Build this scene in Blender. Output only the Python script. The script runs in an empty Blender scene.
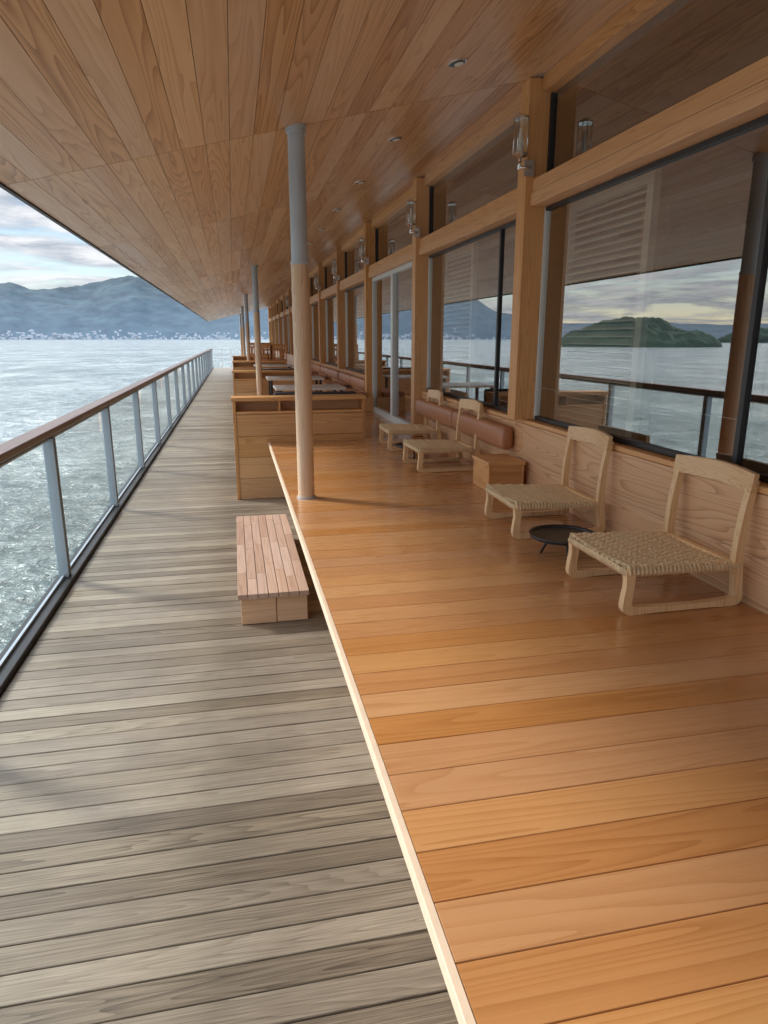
import bpy, math, random
from mathutils import Vector, noise, Matrix
random.seed(7)
sc=bpy.context.scene
H=1.6; P=0.58
R=math.radians

# ------------------------------------------------------------------ node helpers
class NT:
    def __init__(s,name,world=False):
        if world:
            s.o=bpy.data.worlds.new(name)
        else:
            s.o=bpy.data.materials.new(name)
        s.o.use_nodes=True
        s.t=s.o.node_tree; s.t.nodes.clear()
    def n(s,typ,ins=None,**kw):
        nd=s.t.nodes.new(typ)
        for k,v in kw.items(): setattr(nd,k,v)
        if ins:
            for k,v in ins.items():
                if isinstance(v,bpy.types.NodeSocket): s.t.links.new(v,nd.inputs[k])
                else: nd.inputs[k].default_value=v
        return nd
    def math(s,op,a,b=0.0,c=0.0,clamp=False):
        nd=s.n('ShaderNodeMath',{0:a,1:b,2:c},operation=op,use_clamp=clamp); return nd.outputs[0]
    def vm(s,op,a,b=(0,0,0),o=0):
        nd=s.n('ShaderNodeVectorMath',{0:a,1:b},operation=op); return nd.outputs[o]
    def ramp(s,fac,stops):
        nd=s.n('ShaderNodeValToRGB',{0:fac}); cr=nd.color_ramp
        while len(cr.elements)<len(stops): cr.elements.new(0.5)
        for e,(p,c) in zip(cr.elements,stops):
            e.position=p; e.color=(c[0],c[1],c[2],1)
        return nd.outputs[0]
    def mix(s,fac,a,b,blend='MIX'):
        nd=s.n('ShaderNodeMix',data_type='RGBA',blend_type=blend)
        for i,v in ((0,fac),(6,a),(7,b)):
            if isinstance(v,bpy.types.NodeSocket): s.t.links.new(v,nd.inputs[i])
            else:
                nd.inputs[i].default_value = v if i==0 else (v[0],v[1],v[2],1)
        return nd.outputs[2]
    def noise(s,vec,scale,detail=3,rough=0.5,dist=0.0):
        nd=s.n('ShaderNodeTexNoise',{'Vector':vec,'Scale':scale,'Detail':detail,'Roughness':rough,'Distortion':dist}); return nd.outputs[0]
    def out(s,sh):
        o=s.n('ShaderNodeOutputWorld' if isinstance(s.o,bpy.types.World) else 'ShaderNodeOutputMaterial')
        s.t.links.new(sh,o.inputs[0]); return s.o

def wood(name,dark,mid,light,axis='x',across=8.0,N=24.0,rough=0.4,ringc=0.35,finec=0.35,broadc=0.25,var=0.25,bump=0.15,stain=0.0,along=0.35,coat=0.0,val=0.2,finelen=3.0,croug=.15):
    m=NT(name)
    tc=m.n('ShaderNodeTexCoord').outputs['Object']
    rnd=m.n('ShaderNodeAttribute',attribute_name='rnd').outputs['Fac']
    off=m.n('ShaderNodeCombineXYZ',{0:m.math('MULTIPLY',rnd,37.3),1:m.math('MULTIPLY',rnd,91.7),2:m.math('MULTIPLY',rnd,53.1)}).outputs[0]
    v=m.vm('ADD',tc,off)
    def sc3(a,c): return {'x':(a,c,c),'y':(c,a,c),'z':(c,c,a)}[axis]
    vr=m.vm('MULTIPLY',v,sc3(along,across))
    nr=m.noise(vr,1.0,1.5,0.4,0.0)
    ring=m.math('FRACT',m.math('MULTIPLY',nr,N))
    ring=m.math('POWER',ring,2.2)
    vf=m.vm('MULTIPLY',v,sc3(finelen,190.0))
    fine=m.noise(vf,1.0,2,0.6)
    vb=m.vm('MULTIPLY',v,sc3(0.8,14.0))
    broad=m.noise(vb,1.0,2,0.6)
    f=m.math('MULTIPLY',ring,ringc)
    f=m.math('MULTIPLY_ADD',fine,finec,f)
    f=m.math('MULTIPLY_ADD',broad,broadc,f)
    f=m.math('MULTIPLY_ADD',m.math('SUBTRACT',rnd,0.5),var,f)
    f=m.math('SUBTRACT',f,(ringc*0.31+finec*0.5+broadc*.5)-0.5,clamp=True)
    col=m.ramp(f,[(0.1,light),(0.5,mid),(0.95,dark)])
    if stain>0:
        big=m.noise(tc,1.6,4,0.65)
        k=m.n('ShaderNodeMapRange',{0:big,1:.40,2:.68,3:0.0,4:stain}).outputs[0]
        col=m.mix(k,col,tuple(0.55*c for c in mid))
    r2=m.math('FRACT',m.math('MULTIPLY',rnd,7.77))
    col=m.n('ShaderNodeHueSaturation',{'Hue':m.math('MULTIPLY_ADD',r2,0.006,0.497),'Saturation':m.math('MULTIPLY_ADD',rnd,0.12,0.94),'Value':m.math('MULTIPLY_ADD',r2,val,1-val*.5),'Color':col}).outputs[0]
    rr=m.math('MULTIPLY_ADD',broad,0.25,rough-0.12)
    ins={'Base Color':col,'Roughness':rr,'Coat Weight':coat,'Coat Roughness':croug}
    if bump>0: ins['Normal']=m.n('ShaderNodeBump',{'Strength':bump,'Distance':0.002,'Height':fine}).outputs[0]
    p=m.n('ShaderNodeBsdfPrincipled',ins)
    return m.out(p.outputs[0])

def plain(name,col,rough=0.5,metal=0.0,var=0.1,scale=8,bump=0.0):
    m=NT(name)
    tc=m.n('ShaderNodeTexCoord').outputs['Object']
    nz=m.noise(tc,scale,3,0.6)
    c=m.mix(nz,tuple(x*(1-var) for x in col),tuple(min(1,x*(1+var)) for x in col))
    ins={'Base Color':c,'Roughness':m.math('MULTIPLY_ADD',nz,0.2,rough-0.1),'Metallic':metal}
    if bump>0: ins['Normal']=m.n('ShaderNodeBump',{'Strength':bump,'Distance':0.003,'Height':m.noise(tc,scale*20,3,.6)}).outputs[0]
    return m.out(m.n('ShaderNodeBsdfPrincipled',ins).outputs[0])

def glass(name,tint,f0,edge=1.0):
    m=NT(name)
    g_=m.n('ShaderNodeNewGeometry')
    c=m.math('ABSOLUTE',m.vm('DOT_PRODUCT',g_.outputs['Incoming'],g_.outputs['Normal'],1))
    k=m.math('POWER',m.math('SUBTRACT',1.0,c,clamp=True),4.0)
    fac=m.math('MULTIPLY_ADD',k,(1-f0)*edge,f0,clamp=True)
    g=m.n('ShaderNodeBsdfGlossy',{'Color':(1,1,1,1),'Roughness':0.0})
    t=m.n('ShaderNodeBsdfTransparent',{'Color':(*tint,1)})
    mx=m.n('ShaderNodeMixShader',{0:fac,1:t.outputs[0],2:g.outputs[0]})
    return m.out(mx.outputs[0])

# ------------------------------------------------------------------ materials
M={}
M['deck']=wood('weathered_deck_wood',(0.075,0.055,0.038),(0.265,0.215,0.155),(0.42,0.355,0.27),'x',across=10,N=30,rough=0.42,ringc=0.26,finec=0.85,broadc=.35,var=0.40,bump=0.4,val=.30,stain=.5,finelen=5)
M['plat']=wood('lacquered_cedar_wood',(0.38,0.155,0.048),(0.545,0.262,0.098),(0.62,0.335,0.145),'x',across=7,N=22,rough=0.26,ringc=0.30,finec=0.25,broadc=.35,var=0.18,bump=0.03,coat=0.5,val=.12,stain=.18,croug=.10)
M['ceil']=wood('ceiling_cedar_wood',(0.40,0.18,0.07),(0.68,0.395,0.195),(0.78,0.51,0.29),'y',across=7,N=18,rough=0.34,ringc=0.42,finec=0.25,broadc=.35,var=0.36,bump=0.0,val=.16)
M['post']=wood('hinoki_wood_upright',(0.40,0.165,0.058),(0.62,0.32,0.13),(0.72,0.42,0.19),'z',across=12,N=24,rough=0.5,var=0.15,bump=0)
M['beam']=wood('hinoki_wood_lengthwise',(0.44,0.19,0.07),(0.68,0.37,0.16),(0.77,0.46,0.23),'y',across=9,N=24,rough=0.45,var=0.15,bump=0)
M['panel']=wood('cedar_wall_panel',(0.43,0.19,0.08),(0.72,0.42,0.21),(0.80,0.52,0.29),'y',across=6,N=30,rough=0.4,ringc=.5,var=0.15,bump=0)
M['beamx']=wood('hinoki_wood_crosswise',(0.43,0.19,0.07),(0.66,0.36,0.145),(0.76,0.46,0.22),'x',across=9,N=24,rough=0.5,var=0.15,bump=0)
M['edge']=plain('raw_end_grain_wood',(0.76,0.60,0.44),0.6,var=0.12,scale=20)
M['chair']=wood('pale_chestnut_wood',(0.60,0.34,0.15),(0.85,0.58,0.30),(0.90,0.68,0.41),'z',across=20,N=14,rough=0.42,var=0.1,bump=0)
M['chairy']=wood('pale_chestnut_backboard',(0.60,0.34,0.15),(0.85,0.58,0.30),(0.90,0.68,0.41),'y',across=20,N=14,rough=0.42,var=0.1,bump=0)
M['bench']=wood('cypress_slat_wood',(0.33,0.20,0.135),(0.49,0.33,0.24),(0.60,0.43,0.34),'y',across=16,N=14,rough=0.55,var=0.3)
M['benchblock']=wood('cypress_block_wood',(0.50,0.28,0.15),(0.74,0.47,0.28),(0.82,0.57,0.37),'x',across=12,N=18,rough=0.55,var=0.2)
M['rail']=wood('dark_handrail_wood',(0.06,0.03,0.016),(0.13,0.062,0.035),(0.22,0.115,0.065),'y',across=12,N=20,rough=0.38,var=0.2,coat=0.15)
M['dark']=plain('dark_painted_steel',(0.022,0.022,0.025),0.45)
M['steel']=plain('painted_grey_steel',(0.40,0.46,0.52),0.4,0.35)
M['colgrey']=plain('column_grey_paint',(0.46,0.51,0.56),0.42,0.1,var=0.12,scale=5)
M['colwood']=wood('column_sleeve_wood',(0.46,0.29,0.17),(0.68,0.48,0.32),(0.76,0.58,0.42),'z',across=14,N=22,rough=0.5,ringc=.5,var=0.1)
M['chrome']=plain('brushed_chrome',(0.75,0.75,0.75),0.2,1.0,var=0.05)
M['alu']=plain('anodised_aluminium_frame',(0.68,0.72,0.72),0.4,0.2,var=0.05)
M['cord']=plain('paper_cord',(0.88,0.67,0.42),0.7,var=0.22,scale=60,bump=0.2)
M['black']=plain('black_lacquer',(0.018,0.018,0.02),0.3,var=0.2)
M['leather']=plain('brown_leather',(0.45,0.20,0.10),0.42,var=0.15,scale=14,bump=0.2)
M['cushion']=plain('dark_cushion_fabric',(0.05,0.05,0.06),0.9,var=0.3,scale=60)
M['tabletop']=plain('pale_stone_tabletop',(0.6,0.6,0.58),0.3,var=0.06)
M['blind']=plain('white_timber_louvre',(0.84,0.76,0.64),0.6,var=0.06)
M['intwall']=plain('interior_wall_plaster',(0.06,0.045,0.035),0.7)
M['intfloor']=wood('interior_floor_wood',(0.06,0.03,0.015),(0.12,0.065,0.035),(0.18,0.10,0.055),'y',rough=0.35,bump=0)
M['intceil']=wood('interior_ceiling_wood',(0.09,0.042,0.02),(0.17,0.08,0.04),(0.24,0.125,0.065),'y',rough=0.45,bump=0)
M['roof']=plain('roof_metal',(0.12,0.12,0.12),0.6)
M['hull']=plain('ship_hull_paint',(0.25,0.25,0.26),0.4)
M['winglass']=glass('window_glass',(0.70,0.72,0.70),0.34,edge=.9)
M['railglass']=glass('railing_glass',(0.90,0.95,0.93),0.05,edge=.6)
M['lampglass']=glass('lantern_glass',(0.92,0.94,0.94),0.08)
m=NT('lamp_bulb_frosted'); M['bulb']=m.out(m.n('ShaderNodeBsdfPrincipled',{'Base Color':(0.88,0.86,0.80,1),'Roughness':0.4}).outputs[0])

# ------------------------------------------------------------------ mesh builder
class MB:
    def __init__(s): s.v=[];s.f=[];s.m=[];s.r=[];s.sm=[];s.mats=[]
    def mi(s,mat):
        if mat not in s.mats: s.mats.append(mat)
        return s.mats.index(mat)
    def add(s,vs,fs,mat,rnd=None,smooth=False):
        b=len(s.v); s.v+= [tuple(x) for x in vs]; i=s.mi(mat)
        if rnd is None: rnd=random.random()
        for f in fs:
            s.f.append([b+k for k in f]); s.m.append(i); s.r.append(rnd); s.sm.append(smooth)
    def hexa(s,p,mat,rnd=None):
        s.add(p,[(0,3,2,1),(4,5,6,7),(0,1,5,4),(1,2,6,5),(2,3,7,6),(3,0,4,7)],mat,rnd)
    def box(s,x0,x1,y0,y1,z0,z1,mat,rnd=None):
        s.hexa([(x0,y0,z0),(x1,y0,z0),(x1,y1,z0),(x0,y1,z0),(x0,y0,z1),(x1,y0,z1),(x1,y1,z1),(x0,y1,z1)],mat,rnd)
    def cyl(s,c,r,z0,z1,mat,seg=24,r2=None,rnd=None):
        r2=r if r2 is None else r2
        vs=[(c[0]+r*math.cos(2*math.pi*i/seg),c[1]+r*math.sin(2*math.pi*i/seg),z0) for i in range(seg)]
        vs+=[(c[0]+r2*math.cos(2*math.pi*i/seg),c[1]+r2*math.sin(2*math.pi*i/seg),z1) for i in range(seg)]
        if rnd is None: rnd=random.random()
        s.add(vs,[(i,(i+1)%seg,seg+(i+1)%seg,seg+i) for i in range(seg)],mat,rnd,True)
        s.add(vs[:seg],[tuple(reversed(range(seg)))],mat,rnd); s.add(vs[seg:],[tuple(range(seg))],mat,rnd)
    def tube(s,path,r,mat,seg=6,rnd=None):
        path=[Vector(p) for p in path]; n=len(path); vs=[]
        for i,p in enumerate(path):
            d=(path[min(i+1,n-1)]-path[max(i-1,0)]).normalized()
            up=Vector((0,0,1)) if abs(d.z)<0.9 else Vector((1,0,0))
            a=d.cross(up).normalized(); b=a.cross(d)
            rr=r[i] if isinstance(r,(list,tuple)) else r
            for k in range(seg):
                t=2*math.pi*k/seg; vs.append(p+a*rr*math.cos(t)+b*rr*math.sin(t))
        fs=[]
        for i in range(n-1):
            for k in range(seg):
                fs.append((i*seg+k,i*seg+(k+1)%seg,(i+1)*seg+(k+1)%seg,(i+1)*seg+k))
        fs.append(tuple(reversed(range(seg)))); fs.append(tuple((n-1)*seg+k for k in range(seg)))
        s.add(vs,fs,mat,rnd,True)
    def ribbon(s,path,hw,y0,y1,mat,rnd=None):
        n=len(path); vs=[]
        for i in range(n):
            p=Vector(path[i]); d=(Vector(path[min(i+1,n-1)])-Vector(path[max(i-1,0)])).normalized()
            nn=Vector((-d.y,d.x))*hw[i]
            a=p+nn; b=p-nn
            vs+=[(a.x,y0,a.y),(b.x,y0,b.y),(b.x,y1,b.y),(a.x,y1,a.y)]
        fs=[(3,2,1,0),tuple((n-1)*4+k for k in range(4))]
        for i in range(n-1):
            for k in range(4): fs.append((i*4+k,i*4+(k+1)%4,(i+1)*4+(k+1)%4,(i+1)*4+k))
        s.add(vs,fs,mat,rnd)
    def obj(s,name,parent=None,bevel=0.0,seg=2,loc=None,rot=None):
        me=bpy.data.meshes.new(name); me.from_pydata(s.v,[],s.f)
        for mm in s.mats: me.materials.append(mm)
        me.polygons.foreach_set('material_index',s.m)
        me.polygons.foreach_set('use_smooth',s.sm)
        at=me.attributes.new('rnd','FLOAT','FACE'); at.data.foreach_set('value',s.r)
        me.update()
        o=bpy.data.objects.new(name,me); sc.collection.objects.link(o)
        if bevel>0:
            b=o.modifiers.new('bevel','BEVEL'); b.width=bevel; b.segments=seg; b.limit_method='ANGLE'; b.angle_limit=R(50)
        if parent: o.parent=parent
        if loc: o.location=loc
        if rot: o.rotation_euler=rot
        return o
def empty(name,loc=(0,0,0),rot=(0,0,0)):
    e=bpy.data.objects.new(name,None); e.location=loc; e.rotation_euler=rot; e.empty_display_size=0.2
    sc.collection.objects.link(e); return e

YEND=40.0
# ------------------------------------------------------------------ deck
b=MB(); y=-1.6; w=0.094
while y<YEND:
    dz=random.uniform(-0.0012,0.0012); g=random.uniform(.0035,.006)
    b.box(-1.13,2.4,y,y+w-g,-0.03,0.0+dz,M['deck'])
    y+=w
b.obj('deck_floor',bevel=0.002,seg=1)
b=MB(); b.box(-1.28,6.5,-3,YEND+.2,-0.30,-0.032,M['dark']); b.box(-1.26,6.4,-3,YEND+.15,-6.5,-0.302,M['hull']); b.obj('ship_hull')

# ------------------------------------------------------------------ raised platform
XE=0.30
def plat(name,y0,y1,x0,x1=1.93):
    b=MB(); w=0.13; y=y0
    while y<y1-0.02:
        ye=min(y+w,y1)
        b.box(x0+0.012,x1,y+0.0009,ye-0.0009,P-0.026,P+random.uniform(-.0003,.0003),M['plat'])
        y+=w
    b.box(x0-0.006,x0+0.011,y0,y1,P-0.036,P+0.0015,M['edge'])
    b.box(x0+0.03,x1,y0,y1,P-0.045,P-0.028,M['beamx'])
    yy=y0+0.5
    while yy<y1:
        b.box(x0+0.75,x1,yy,yy+0.08,0.002,P-0.047,M['beamx']); yy+=1.35
    b.box(1.5,1.54,y0,y1,0.003,P-0.048,M['beam'])
    return b.obj(name,bevel=0.0012,seg=1)
plat('wooden_platform',-1.2,6.93,XE)
plat('wooden_platform',7.16,28.0,XE)
b=MB(); b.box(1.30,1.93,6.932,7.158,P-0.03,P-0.001,M['plat']); b.obj('platform_threshold')

# ------------------------------------------------------------------ ceiling
S=0.237; CX0=-1.175; CZ0=2.41
def cz(x): return CZ0+S*(x-CX0)
b=MB(); nb=23; bw=(1.93-CX0)/nb
bays=[4.4+2.7*k for k in range(-3,13)]
for j in range(len(bays)-1):
    y0=bays[j]+0.004; y1=bays[j+1]-0.004
    for i in range(nb):
        xa=CX0+i*bw+0.0012; xb=CX0+(i+1)*bw-0.0012
        th=0.02
        b.hexa([(xa,y0,cz(xa)),(xb,y0,cz(xb)),(xb,y1,cz(xb)),(xa,y1,cz(xa)),(xa,y0,cz(xa)+th),(xb,y0,cz(xb)+th),(xb,y1,cz(xb)+th),(xa,y1,cz(xa)+th)],M['ceil'])
b.obj('wooden_ceiling')
b=MB(); ya=bays[0]; yb=bays[-1]
def slab(x0,x1,z0off,z1off,ya,yb,mat):
    b.hexa([(x0,ya,cz(x0)+z0off),(x1,ya,cz(x1)+z0off),(x1,yb,cz(x1)+z0off),(x0,yb,cz(x0)+z0off),(x0,ya,cz(x0)+z1off),(x1,ya,cz(x1)+z1off),(x1,yb,cz(x1)+z1off),(x0,yb,cz(x0)+z1off)],mat)
slab(CX0,6.4,0.022,0.12,ya-0.02,yb+0.02,M['roof'])
slab(CX0-0.02,CX0-0.001,-0.012,0.125,ya-0.02,yb+0.02,M['dark'])
b.obj('roof')

# ------------------------------------------------------------------ window wall
W=empty('glazed_window_wall')
XW=1.93; GX=1.985
posts=[4.4+2.7*k for k in range(-3,13)]
b=MB()
for yp in posts:
    b.box(1.83,2.01,yp-0.065,yp+0.065,1.062 if yp<7 or yp>10 else P+.001,cz(1.83)-0.002,M['post'])
b.obj('posts',W,bevel=0.004)
b=MB()
for k in range(len(posts)-1):
    ya=posts[k]+0.066; yb=posts[k+1]-0.066
    b.box(1.865,1.99,ya,yb,2.40,2.475,M['beam']); b.box(1.872,1.99,ya,yb,2.478,2.555,M['beam'])
    b.box(1.91,1.99,ya,yb,cz(1.93)-0.10,cz(1.91)-0.003,M['beam'])
b.obj('transom_beams',W,bevel=0.004)
fr=MB(); gl=MB()
for k in range(len(posts)-1):
    ya=posts[k]+0.067; yb=posts[k+1]-0.067
    door = abs(posts[k]-7.1)<0.1
    mt=M['alu'] if door else M['dark']
    zb=P+0.01 if door else 1.065
    zt=2.398
    t=0.022 if not door else 0.05
    x0,x1=(GX-0.02,GX+0.02) if not door else (GX-0.07,GX-0.01)
    mv=M['alu'] if not door else mt
    tv=.016 if not door else t
    fr.box(x0,x1,ya,ya+tv,zb,zt,mv); fr.box(x0,x1,yb-tv,yb,zb,zt,mv)
    fr.box(x0,x1,ya+tv,yb-tv,zb,zb+t*1.2,mt); fr.box(x0,x1,ya+tv,yb-tv,zt-t,zt,mt)
    if door:
        ym=(ya+yb)/2
        fr.box(x0-.01,x1-.01,ym-0.05,ym+0.05,zb+t*1.2,zt-t,mt)
    else:
        ym=ya+0.62
        fr.box(x0+.004,x1+.01,ym-0.014,ym+0.014,zb+t*1.2,zt-t,M['dark'])
    fr.box(GX-0.02,GX+0.02,ya,ya+0.02,2.557,3.04,M['dark']); fr.box(GX-0.02,GX+0.02,yb-0.02,yb,2.557,3.04,M['dark'])
    for (za,zc,xg) in ((zb,zt,GX if not door else GX-.04),(2.556,3.05,GX)):
        gl.add([(xg,ya,za),(xg,yb,za),(xg,yb,zc),(xg,ya,zc)],[(3,2,1,0)],M['winglass'])
fr.obj('window_frames',W,bevel=0.002,seg=1); gl.obj('window_panes',W)
b=MB()
for k in range(len(posts)-1):
    if abs(posts[k]-7.1)<.1: continue
    yb=posts[k+1]-0.10; ya=yb-0.95
    x=2.12
    b.box(x-.02,x+.02,ya,ya+.06,P,2.42,M['blind']); b.box(x-.02,x+.02,yb-.06,yb,P,2.42,M['blind']); b.box(x-.02,x+.02,ya+.061,yb-.061,2.36,2.42,M['blind'])
    z=P+.1
    while z<2.32:
        b.hexa([(x-.025,ya+.062,z),(x+.02,ya+.062,z+.025),(x+.02,yb-.062,z+.025),(x-.025,yb-.062,z),
                (x-.025,ya+.062,z+.008),(x+.02,ya+.062,z+.033),(x+.02,yb-.062,z+.033),(x-.025,yb-.062,z+.008)],M['blind'])
        z+=.042
b.obj('louvre_shutters',W)
b=MB()
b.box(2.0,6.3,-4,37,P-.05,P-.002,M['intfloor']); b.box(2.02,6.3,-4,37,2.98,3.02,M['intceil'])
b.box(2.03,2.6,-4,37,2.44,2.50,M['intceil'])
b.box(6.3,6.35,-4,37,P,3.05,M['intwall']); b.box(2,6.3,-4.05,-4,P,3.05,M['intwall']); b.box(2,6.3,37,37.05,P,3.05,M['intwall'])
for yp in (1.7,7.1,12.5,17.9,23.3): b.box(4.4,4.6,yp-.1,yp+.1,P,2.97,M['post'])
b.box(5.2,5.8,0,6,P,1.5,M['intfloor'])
b.obj('interior_room',W)
b=MB()
for k in range(len(posts)-1):
    ya=posts[k]; yb=posts[k+1]
    if abs(ya-7.1)<.1: continue
    a=ya+.002; c=yb-.002
    b.box(1.935,1.99,a,c,0.002,P+.20,M['panel']); 
    b.hexa([(1.925,a,P+.203),(1.99,a,P+.203),(1.99,c,P+.203),(1.925,c,P+.203),(1.915,a,1.03),(1.99,a,1.03),(1.99,c,1.03),(1.915,c,1.03)],M['panel'])
    b.box(1.91,2.02,a,c,1.033,1.06,M['beam'])
b.obj('under_window_panel',W,bevel=0.006)
b=MB(); b.box(1.90,2.0,7.167,9.733,P,P+.012,M['alu']); b.obj('door_sill',W)
# ------------------------------------------------------------------ backrest rolls
def roll(y0,y1,x=1.865,z=0.93,rz=0.085,rx=0.045,mat='leather'):
    b=MB(); seg=16; vs=[]
    ys=[(y0,.80),(y0+.012,.96),(y0+.03,1),(y1-.03,1),(y1-.012,.96),(y1,.80)]
    for yy,s in ys:
        for k in range(seg):
            t=2*math.pi*k/seg
            cx=math.copysign(abs(math.cos(t))**.7,math.cos(t)); sz=math.copysign(abs(math.sin(t))**.7,math.sin(t))
            vs.append((x+rx*s*cx,yy,z+rz*s*sz))
    fs=[]
    n=len(ys)
    for i in range(n-1):
        for k in range(seg): fs.append((i*seg+k,(i+1)*seg+k,(i+1)*seg+(k+1)%seg,i*seg+(k+1)%seg))
    fs.append(tuple(range(seg))); fs.append(tuple(reversed([(n-1)*seg+k for k in range(seg)])))
    b.add(vs,fs,M[mat],None,True)
    return b.obj('padded_backrest')
roll(4.52,5.7,z=.91); roll(5.73,6.95,z=.91)
for k in range(4):
    y0=9.9+2.7*k
    roll(y0,y0+1.25); roll(y0+1.3,y0+2.5)

# ------------------------------------------------------------------ columns
for k in range(5):
    y=4.4+8.1*k
    b=MB(); b.cyl((.42,y),.054,P if y<28 else 0,2.04,M['colwood'],32); b.cyl((.42,y),.050,2.041,cz(.42)+.01,M['colgrey'],32)
    b.cyl((.42,y),.062,P,P+.012,M['colgrey'],32); b.cyl((.42,y),.056,2.03,2.05,M['colgrey'],32)
    b.cyl((.42,y),.060,cz(.42)-.035,cz(.42)+.01,M['colgrey'],32)
    b.obj('steel_column')

# ------------------------------------------------------------------ railing
RL=empty('glass_railing')
XR=-1.20
b=MB(); yy=-1.5
while yy<YEND:
    y2=min(yy+4.1,YEND)
    b.box(XR-.065,XR+.055,yy+.0015,y2-.0015,1.0,1.045,M['rail']); yy=y2
b.obj('handrail',RL,bevel=.012,seg=3)
b=MB()
b.box(XR-.05,XR+.065,-1.5,YEND,-.028,.035,M['dark'])
b.box(XR-.02,XR+.02,-1.5,YEND,.975,.998,M['dark'])
b.obj('base_curb',RL,bevel=.004)
b=MB(); py=[0.64+2.05*k for k in range(-1,20)]
for y in py:
    b.box(XR-.028,XR+.036,y-.035,y-.022,.036,.975,M['steel']); b.box(XR-.028,XR+.036,y+.022,y+.035,.036,.975,M['steel'])
    b.box(XR-.01,XR+.01,y-.0215,y+.0215,.037,.974,M['steel'])
b.obj('posts',RL,bevel=.002,seg=1)
b=MB(); g=MB()
for i in range(len(py)-1):
    a=py[i]+.037; c=py[i+1]-.037
    g.add([(XR,a,.05),(XR,c,.05),(XR,c,.965),(XR,a,.965)],[(0,1,2,3)],M['railglass'])
    b.box(XR-.008,XR+.008,a,c,.036,.052,M['steel']); b.box(XR-.008,XR+.008,a,c,.96,.974,M['steel'])
b.obj('glass_clamps',RL); g.obj('glass_panels',RL)
ER=empty('end_railing')
b=MB(); b.box(XR,2.4,YEND-.05,YEND+.05,1.0,1.04,M['alu'])
for i in range(8): 
    x=XR+.05+.5*i; b.box(x-.02,x+.02,YEND-.02,YEND+.02,0,1.0,M['alu'])
for z in (.25,.5,.75): b.box(XR,2.4,YEND-.01,YEND+.01,z,z+.02,M['alu'])
b.obj('bars',ER)

# ------------------------------------------------------------------ step bench
B=empty('wooden_step_bench')
b=MB(); n=7; x0=-.05; x1=.355; ww=(x1-x0)/n
for i in range(n):
    ys=3.70; first=True
    while ys<5.5-.02:
        ye=min(5.5, ys+ (random.uniform(.25,.6) if first else .62)); first=False
        if 5.5-ye<.12: ye=5.5
        b.box(x0+i*ww+.0018,x0+(i+1)*ww-.0018,ys+.0012,ye-.0012,.165,.195,M['bench']); ys=ye
b.obj('slatted_top',B,bevel=.0025,seg=2)
b=MB(); b.box(-.035,.165,3.73,3.86,.002,.164,M['benchblock']); b.box(.168,.345,3.732,3.86,.002,.164,M['benchblock'])
b.box(-.035,.34,5.32,5.46,.002,.164,M['benchblock']); b.box(-.03,.335,3.862,5.318,.06,.163,M['benchblock'])
b.obj('legs_and_frame',B,bevel=.004)

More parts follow.
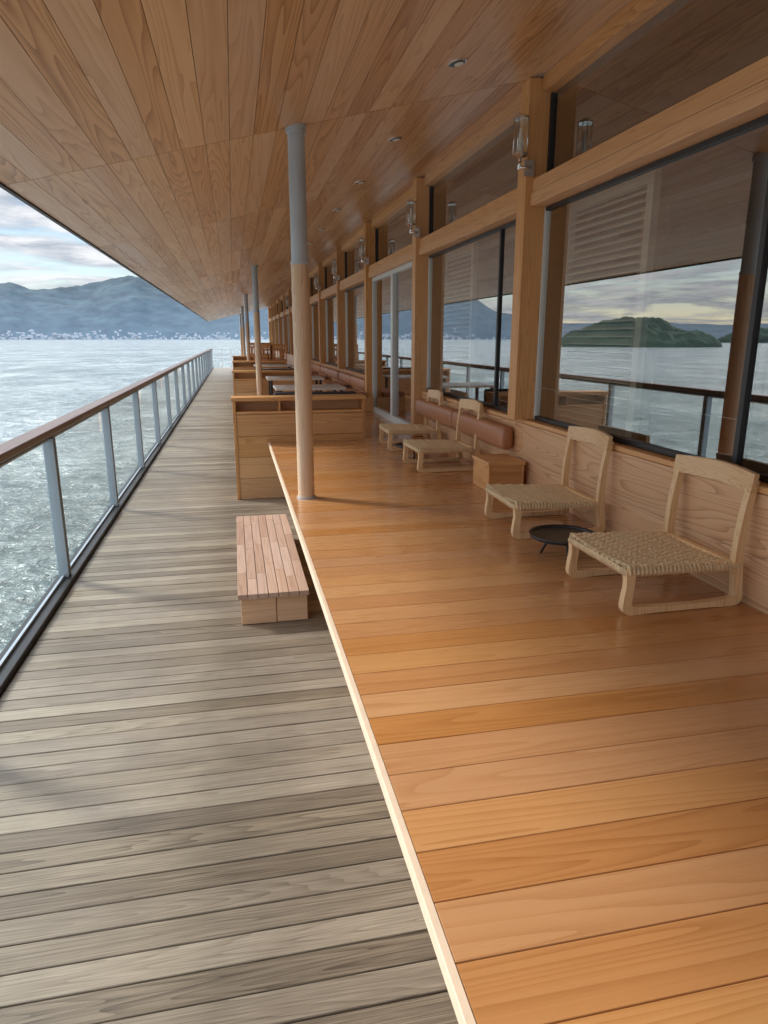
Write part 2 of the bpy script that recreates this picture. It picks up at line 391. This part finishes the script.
# ------------------------------------------------------------------ chairs
def smooth_path(pts,n=6):
    out=[]; L=len(pts)
    for i in range(L-1):
        p0=Vector(pts[max(i-1,0)]);p1=Vector(pts[i]);p2=Vector(pts[i+1]);p3=Vector(pts[min(i+2,L-1)])
        for k in range(n):
            t=k/n
            out.append(tuple(0.5*((2*p1)+(-p0+p2)*t+(2*p0-5*p1+4*p2-p3)*t*t+(-p0+3*p1-3*p2+p3)*t**3)))
    out.append(tuple(pts[-1])); return out
CW=.46
def chair_meshes():
    fr=MB()
    for (y0,y1) in ((0,.03),(CW-.03,CW)):
        pts=[(-.004,.175,.020),(-.002,.12,.017),(-.008,.06,.018),(-.004,.026,.020),(.03,.017,.017),(.12,.0155,.0125),(.24,.0145,.0115),(.36,.0155,.0125),(.44,.018,.017),(.472,.03,.020),(.470,.075,.018),(.458,.17,.019),(.458,.26,.017),(.468,.38,.0155),(.488,.50,.014)]
        sp=smooth_path(pts,5)
        fr.ribbon([(p[0],p[1]) for p in sp],[p[2] for p in sp],y0,y1,M['chair'],.3)
        fr.ribbon([(-.02,.178),(.2,.17),(.455,.165)],[.016,.015,.016],y0+.003,y1-.003,M['chair'],.6)
    fr.box(-.022,.008,.031,CW-.031,.158,.182,M['chair'],.5); fr.box(.44,.465,.031,CW-.031,.152,.178,M['chair'],.5)
    fr.box(.225,.245,.031,CW-.031,.145,.16,M['chair'],.5)
    n=14; vs=[]; fs=[]
    for i in range(n+1):
        t=i/n; y=-.006+(CW+.012)*t; bow=.045*math.sin(math.pi*t); up=.010*math.sin(math.pi*t)
        ht=.072
        top=.525+up; bot=.525-ht+up*.3
        xo=.480+bow*.7
        vs+=[(xo-.011,y,top),(xo+.011,y,top),(xo+.002,y,bot),(xo-.020,y,bot)]
    for i in range(n):
        for k in range(4): fs.append((i*4+k,i*4+(k+1)%4,(i+1)*4+(k+1)%4,(i+1)*4+k))
    fs.append((3,2,1,0)); fs.append(tuple(n*4+k for k in range(4)))
    fr.add(vs,fs,M['chairy'],.4)
    st=MB()
    nx=28; ny=26
    X0,X1=-.018,.462; Y0,Y1=.004,CW-.004
    def zs(x,y):
        u=(y/CW-.5)*2
        return .194-.014*(1-u*u)-.02*(x/.46)
    for i in range(nx):
        x=X0+(X1-X0)*(i+.5)/nx; path=[(x,Y0+.004,.155),(x,Y0-.005,.172)]
        for j in range(ny*2+1):
            y=Y0+(Y1-Y0)*j/(ny*2); ph=math.sin(math.pi*(j/2.0)+ (math.pi if (i//2)%2 else 0)*1.0)
            path.append((x,y,zs(x,y)+.0030*ph))
        path+=[(x,Y1+.005,.172),(x,Y1-.004,.155)]
        st.tube(path,.0076,M['cord'],6)
    for j in range(ny):
        y=Y0+(Y1-Y0)*(j+.5)/ny; path=[(X0+.004,y,.155),(X0-.007,y,.174)]
        for i in range(nx*2+1):
            x=X0+(X1-X0)*i/(nx*2); ph=math.sin(math.pi*(i/4.0)+(j%2)*math.pi*.5)
            path.append((x,y,zs(x,y)+.0052*ph))
        path+=[(X1+.006,y,.165)]
        st.tube(path,.0076,M['cord'],6)
    return fr,st
frm,stm=chair_meshes(); fro=sto=None
for (x,y,a) in ((1.41,2.16,0.5),(1.40,3.20,-1.5),(1.38,5.05,1.5),(1.385,6.15,-1)):
    e=empty('low_lounge_chair',(x,y,P),(0,0,R(a)))
    if fro is None:
        fro=frm.obj('wooden_frame',e,bevel=.005,seg=3); sto=stm.obj('woven_seat',e)
    else:
        for o in (fro,sto):
            c=o.copy(); sc.collection.objects.link(c); c.parent=e

b=MB(); b.box(1.63,1.90,4.27,4.60,P+.185,P+.21,M['beamx']); b.box(1.64,1.655,4.28,4.59,P+.001,P+.184,M['beam']); b.box(1.88,1.895,4.28,4.59,P+.001,P+.184,M['beam'])
b.box(1.656,1.879,4.285,4.30,P+.001,P+.184,M['beamx']); b.box(1.656,1.879,4.57,4.585,P+.001,P+.184,M['beamx'])
b.obj('wooden_box_side_table',bevel=.003)
for (x,y) in ((1.50,2.90),(1.50,5.78)):
    b=MB(); r=.155
    b.cyl((x,y),r,P+.095,P+.102,M['black'],48); 
    seg=48; vs=[];fs=[]
    prof=[(r-.002,.095),(r+.006,.112),(r+.002,.113),(r-.007,.1025)]
    for i in range(seg):
        t=2*math.pi*i/seg
        for (rr,z) in prof: vs.append((x+rr*math.cos(t),y+rr*math.sin(t),P+z))
    for i in range(seg):
        for k in range(4): fs.append((i*4+k,((i+1)%seg)*4+k,((i+1)%seg)*4+(k+1)%4,i*4+(k+1)%4))
    b.add(vs,fs,M['black'],None,True)
    for k in range(3):
        t=2*math.pi*k/3+.4; b.tube([(x+.06*math.cos(t),y+.06*math.sin(t),P+.095),(x+.10*math.cos(t),y+.10*math.sin(t),P)],.007,M['black'],8)
    b.obj('round_tray_table')

# ------------------------------------------------------------------ lanterns & downlights
for k in range(8):
    yp=4.4+2.7*k
    e=empty('wall_lantern',(1.775,yp-.09,2.62))
    b=MB(); b.box(.035,.095,-.0,.023,-.05,.04,M['chrome'])
    b.tube([(.065,.0,-.01),(.065,-.02,-.01),(.0,-.02,-.01),(0,0,.0)],.010,M['chrome'],10); b.tube([(0,0,-.02),(0,0,.05)],.012,M['chrome'],10)
    b.cyl((0,0),.022,.045,.06,M['chrome'],20,.045); b.cyl((0,0),.047,.06,.072,M['chrome'],24)
    b.cyl((0,0),.047,.262,.272,M['chrome'],24); b.cyl((0,0),.045,.272,.292,M['chrome'],24,.012)
    for q in range(4):
        t=math.pi/4+q*math.pi/2; b.tube([(.045*math.cos(t),.045*math.sin(t),.07),(.045*math.cos(t),.045*math.sin(t),.264)],.003,M['chrome'],6)
    b.obj('bracket_and_cage',e)
    b=MB(); b.cyl((0,0),.018,.075,.12,M['bulb'],16); b.cyl((0,0),.014,.12,.21,M['bulb'],16,.008); b.obj('bulb',e)
    b=MB(); seg=24
    vs=[(.040*math.cos(2*math.pi*i/seg),.040*math.sin(2*math.pi*i/seg),z) for z in (.074,.258) for i in range(seg)]
    b.add(vs,[(i,(i+1)%seg,seg+(i+1)%seg,seg+i) for i in range(seg)],M['lampglass'],None,True); b.obj('glass_cylinder',e)
for k in range(16):
    y=3.80+1.42*k-1.42; x=1.2
    b=MB(); b.cyl((0,0),.050,-.006,.02,M['chrome'],32); b.cyl((0,0),.041,-.0075,-.006,M['black'],28); b.cyl((.008,.004),.024,-.012,-.0076,M['bulb'],24)
    b.obj('recessed_downlight',loc=(x,y,cz(x)),rot=(0,-math.atan(S),0))

# ------------------------------------------------------------------ booth partitions and seating beyond
def partition(y,x0=-.04,x1=1.29,h=1.03):
    e=empty('wooden_booth_partition'); b=MB()
    b.box(x0-.012,x1+.012,y,y+.24,h-.035,h,M['beamx'])
    b.box(x0,x0+.03,y+.004,y+.235,.002,h-.036,M['post']); b.box(x1-.03,x1,y+.004,y+.235,.002,h-.036,M['post'])
    b.box(x0+.031,x1-.031,y+.2,y+.234,.002,h-.036,M['beamx'])
    b.box(x0+.031,x1-.031,y+.01,y+.199,h-.165,h-.14,M['beamx'])
    n=4
    for i in range(n):
        za=.003+(h-.17)*i/n; zb=.003+(h-.17)*(i+1)/n-.003
        b.box(x0+.031,x1-.031,y+.014,y+.03,za,zb,M['beamx'])
    b.box(x0+.45,x0+.47,y+.03,y+.199,h-.139,h-.037,M['post'])
    b.obj('cabinet',e,bevel=.003)
partition(6.93); 
for y in (12.7,18.1,23.5): partition(y)
def low_table(x,y,top='tabletop',w=.9,d=.7,z=P+.40):
    e=empty('low_table'); b=MB()
    b.box(x-w/2,x+w/2,y-d/2,y+d/2,z-.03,z,M[top])
    for sx in (-1,1):
        for sy in (-1,1): b.box(x+sx*(w/2-.06)-.02,x+sx*(w/2-.06)+.02,y+sy*(d/2-.06)-.02,y+sy*(d/2-.06)+.02,P+.001,z-.031,M['black'])
    b.obj('table',e,bevel=.004)
low_table(.95,9.2); low_table(.95,11.4); low_table(.9,14.6); low_table(.9,16.8)
def sofa(x0,x1,y0,y1):
    e=empty('sofa_bench'); b=MB(); b.box(x0,x1,y0,y1,P+.001,P+.16,M['beamx']); b.obj('base',e,bevel=.004)
    b=MB(); b.box(x0+.02,x1-.02,y0+.02,y1-.02,P+.161,P+.26,M['leather']); b.obj('seat_cushion',e,bevel=.03,seg=4)
    b=MB(); b.box(x0+.02,x1-.02,y0+.02 ,y0+.14,P+.262,P+.47,M['cushion']); b.obj('back_cushion',e,bevel=.03,seg=4)
sofa(.36,1.28,7.2,7.85); sofa(.36,1.28,12.97,13.6)
for y in (10.1,12.0,14.6,16.8):
    e=empty('wall_seat'); b=MB(); b.box(1.5,1.92,y-.45,y+.45,P+.001,P+.2,M['beam']); b.obj('base',e,bevel=.004)
    b=MB(); b.box(1.5,1.82,y-.43,y+.43,P+.202,P+.27,M['leather']); b.obj('seat',e,bevel=.02,seg=3)
def dtable(x,y):
    e=empty('dining_table'); b=MB(); b.box(x-.4,x+.4,y-.6,y+.6,P+.68,P+.72,M['beam'])
    for sx in (-1,1):
        for sy in (-1,1): b.box(x+sx*.35-.025,x+sx*.35+.025,y+sy*.5-.025,y+sy*.5+.025,P+.001,P+.679,M['post'])
    b.obj('table',e,bevel=.004)
def dchair(x,y,s):
    e=empty('dining_chair',(x,y,P),(0,0,0 if s>0 else math.pi)); b=MB()
    b.box(-.22,.22,-.22,.22,.42,.45,M['leather'])
    for sx in (-.2,.2):
        b.box(sx-.018,sx+.018,-.2,-.164,.001,.419,M['post']); b.box(sx-.018,sx+.018,.17,.206,.001,.85,M['post'])
    for i in range(6): b.box(-.15+.06*i-.008,-.15+.06*i+.008,.18,.196,.451,.78,M['post'])
    b.box(-.18,.18,.175,.201,.78,.85,M['post']); b.obj('chair',e,bevel=.003)
for y in (20.3,25.9):
    dtable(1.0,y); dchair(.8,y-.85,-1); dchair(1.2,y-.85,-1); dchair(.8,y+.85,1); dchair(1.2,y+.85,1)

# ------------------------------------------------------------------ sea
m=NT('sea_water')
tc=m.n('ShaderNodeTexCoord').outputs['Object']
n0=m.noise(m.vm('MULTIPLY',tc,(1,.55,1)),0.09,3,0.55,0.3); n1=m.noise(tc,0.6,3,0.62,0.3); n2=m.noise(tc,2.6,3,0.65,0.5); n3=m.noise(m.vm('MULTIPLY',tc,(.35,.8,1)),0.02,4,0.65)
hgt=m.math('MULTIPLY_ADD',n1,1.0,m.math('MULTIPLY',n2,0.34))
hgt=m.math('MULTIPLY_ADD',n0,4.5,hgt)
bp=m.n('ShaderNodeBump',{'Strength':1.0,'Distance':1.1,'Height':hgt}).outputs[0]
f=m.math('MULTIPLY_ADD',n1,.40,m.math('MULTIPLY_ADD',n0,.40,m.math('MULTIPLY_ADD',n3,.25,m.math('MULTIPLY',n2,.25))))
col=m.ramp(f,[(0.52,(0.055,0.085,0.088)),(0.64,(0.16,0.205,0.205)),(0.78,(0.42,0.47,0.46))])
M['sea']=m.out(m.n('ShaderNodeBsdfPrincipled',{'Base Color':col,'Roughness':0.17,'IOR':1.5,'Normal':bp}).outputs[0])
b=MB(); L=30000
b.add([(-L,-L,0),(L,-L,0),(L,L,0),(-L,L,0)],[(0,1,2,3)],M['sea'])
b.obj('sea',loc=(0,0,-6.4))

# ------------------------------------------------------------------ mountains
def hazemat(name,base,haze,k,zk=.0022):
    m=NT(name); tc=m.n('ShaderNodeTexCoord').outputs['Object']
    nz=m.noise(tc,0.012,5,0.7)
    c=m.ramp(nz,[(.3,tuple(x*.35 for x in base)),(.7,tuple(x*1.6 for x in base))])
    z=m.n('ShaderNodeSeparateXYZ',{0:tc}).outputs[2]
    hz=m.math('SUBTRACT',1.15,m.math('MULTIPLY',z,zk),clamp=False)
    p=m.n('ShaderNodeBsdfPrincipled',{'Base Color':c,'Roughness':0.9,'Specular IOR Level':0.1,'Emission Color':(*haze,1),'Emission Strength':m.math('MULTIPLY',hz,k)})  # distance haze painted in as bluish emission, weaker with height
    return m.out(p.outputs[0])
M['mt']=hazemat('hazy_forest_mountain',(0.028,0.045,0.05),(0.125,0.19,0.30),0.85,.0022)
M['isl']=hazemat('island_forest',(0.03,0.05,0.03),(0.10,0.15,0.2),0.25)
prof=[(-70,.02),(-50,.03),(-40,.018),(-30,.022),(-25,.02),(-21.5,.035),(-19,.052),(-17.5,.060),(-15.5,.066),(-14,.060),(-12,.060),(-10,.064),(-8.6,.074),(-7.2,.080),(-5.5,.072),(-3,.055),(-1,.046),(1.5,.054),(3.5,.058),(6,.05),(12,.04),(30,.03),(45,.02)]
def pf(a):
    for i in range(len(prof)-1):
        if prof[i][0]<=a<=prof[i+1][0]:
            t=(a-prof[i][0])/(prof[i+1][0]-prof[i][0]); t=t*t*(3-2*t)
            return prof[i][1]*(1-t)+prof[i+1][1]*t
    return .02
b=MB(); na=800; nr=40; vs=[]; fs=[]
for i in range(na+1):
    a=-70+115*i/na; ra=R(a)
    for j in range(nr+1):
        t=j/nr; r=3800+2000*t
        ridge=math.sin(min(1,t/.55)*math.pi/2) if t<.55 else math.cos((t-.55)/.45*math.pi/2)
        x=r*math.sin(ra); y=r*math.cos(ra)
        rg=noise.ridged_multi_fractal(Vector((x/700,y/700,.3)),1.0,2.1,5,1.0,2.0)
        nz=noise.fractal(Vector((x/250,y/250,0)),1.0,2.1,5)
        h=pf(a)*4900*ridge*(.80+.16*rg+.07*nz)
        h=max(h, 45*math.sin(min(1,t*4)*math.pi)*(0.6+noise.noise(Vector((x/350,y/350,3)))) if t<.25 else h)
        if j==0: h=-12
        vs.append((x,y,h-6.4))
for i in range(na):
    for j in range(nr): 
        k=i*(nr+1)+j; fs.append((k,k+nr+1,k+nr+2,k+1))
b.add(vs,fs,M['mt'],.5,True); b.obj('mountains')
M['town']=plain('pale_house_walls',(0.40,0.44,0.50),0.8,var=.3,scale=.01)
b=MB()
for i in range(340):
    a=R(random.choice([random.uniform(-24,8),random.gauss(-9,3),random.gauss(-2,2),random.gauss(-15,2)])); d=random.uniform(3650,3790); s=random.uniform(2.5,7)*(2 if random.random()<.06 else 1)
    x=d*math.sin(a); y=d*math.cos(a); z=-6+ abs(random.gauss(0,15))
    b.box(x-s,x+s,y-s,y+s,z-20 if z<2 else z-3,z+random.uniform(2,6),M['town'])
b.obj('distant_shore_town')
def island(name,az,dist,wid,hh):
    b=MB(); n=110; vs=[]; fs=[]; ra=R(az); cx=dist*math.sin(ra); cy=dist*math.cos(ra)
    for i in range(n+1):
        for j in range(n+1):
            u=i/n*2-1; v=j/n*2-1
            d=math.sqrt(u*u+v*v)
            prof_=max(0,1-d*d)**.6
            lx=u*wid; ly=v*wid*.6
            nz=noise.fractal(Vector((lx/12,ly/12,az)),1.0,2,5)
            h=hh*prof_*(.8+.3*noise.noise(Vector((u*2+az,v*2,1)))+.10*nz) + (2.2*nz if prof_>0.1 else 0) -1.5*(d>=.98)
            vs.append((cx+lx*math.cos(ra)+ly*math.sin(ra),cy-lx*math.sin(ra)+ly*math.cos(ra),h-6.5))
    for i in range(n):
        for j in range(n):
            k=i*(n+1)+j; fs.append((k,k+n+1,k+n+2,k+1))
    b.add(vs,fs,M['isl'],.5,True); b.obj(name)
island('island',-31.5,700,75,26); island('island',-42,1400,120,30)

# ------------------------------------------------------------------ world + sun
SE=35; SA=-55
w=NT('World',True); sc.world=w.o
sky=w.n('ShaderNodeTexSky',sky_type='NISHITA',sun_disc=False,sun_elevation=R(SE),sun_rotation=R(SA),air_density=1.0,dust_density=0.4,ozone_density=2.0)
tg=w.n('ShaderNodeTexCoord').outputs['Generated']
sp=w.n('ShaderNodeSeparateXYZ',{0:tg})
zz=w.math('MAXIMUM',w.math('ADD',sp.outputs[2],.08),.05)
cv=w.n('ShaderNodeCombineXYZ',{0:w.math('DIVIDE',sp.outputs[0],zz),1:w.math('DIVIDE',sp.outputs[1],zz),2:0.0}).outputs[0]
c1=w.noise(cv,0.75,6,0.6,0.4); c2=w.noise(cv,1.8,6,0.62,0.3)
cl=w.math('MULTIPLY_ADD',c2,.45,w.math('MULTIPLY',c1,.8))
cm=w.n('ShaderNodeMapRange',{0:cl,1:.53,2:.66,3:0.10,4:0.97}).outputs[0]
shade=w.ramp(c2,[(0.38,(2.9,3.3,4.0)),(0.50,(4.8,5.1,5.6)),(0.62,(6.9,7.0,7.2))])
fill_lift=w.n('ShaderNodeMapRange',{0:sp.outputs[2],1:.20,2:.60,3:1.0,4:6.0}).outputs[0]  # clouds above the view brightened, added fill light for the roofed deck
shade=w.mix(1.0,shade,w.n('ShaderNodeCombineColor',{0:fill_lift,1:fill_lift,2:fill_lift}).outputs[0],'MULTIPLY')
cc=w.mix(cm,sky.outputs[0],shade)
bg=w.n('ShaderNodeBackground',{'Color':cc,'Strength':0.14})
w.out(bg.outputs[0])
sd=bpy.data.lights.new('sun','SUN'); sd.energy=4.0; sd.angle=R(10); sd.color=(1,.95,.88)
so=bpy.data.objects.new('sun',sd); sc.collection.objects.link(so)
pos=Vector((math.sin(R(SA))*math.cos(R(SE)),math.cos(R(SA))*math.cos(R(SE)),math.sin(R(SE))))
so.rotation_euler=(-pos).to_track_quat('-Z','Y').to_euler(); so.location=pos*30

# ------------------------------------------------------------------ camera
cd=bpy.data.cameras.new('camera'); co=bpy.data.objects.new('camera',cd); sc.collection.objects.link(co)
co.location=(0,0,H); co.rotation_euler=(R(90-14.3),0,R(-12.1))
cd.sensor_fit='VERTICAL'; cd.sensor_height=36; cd.sensor_width=27; cd.lens=24.0; cd.clip_start=.05; cd.clip_end=60000
sc.camera=co
sc.view_settings.view_transform='Standard'; sc.view_settings.look='None'; sc.view_settings.exposure=0
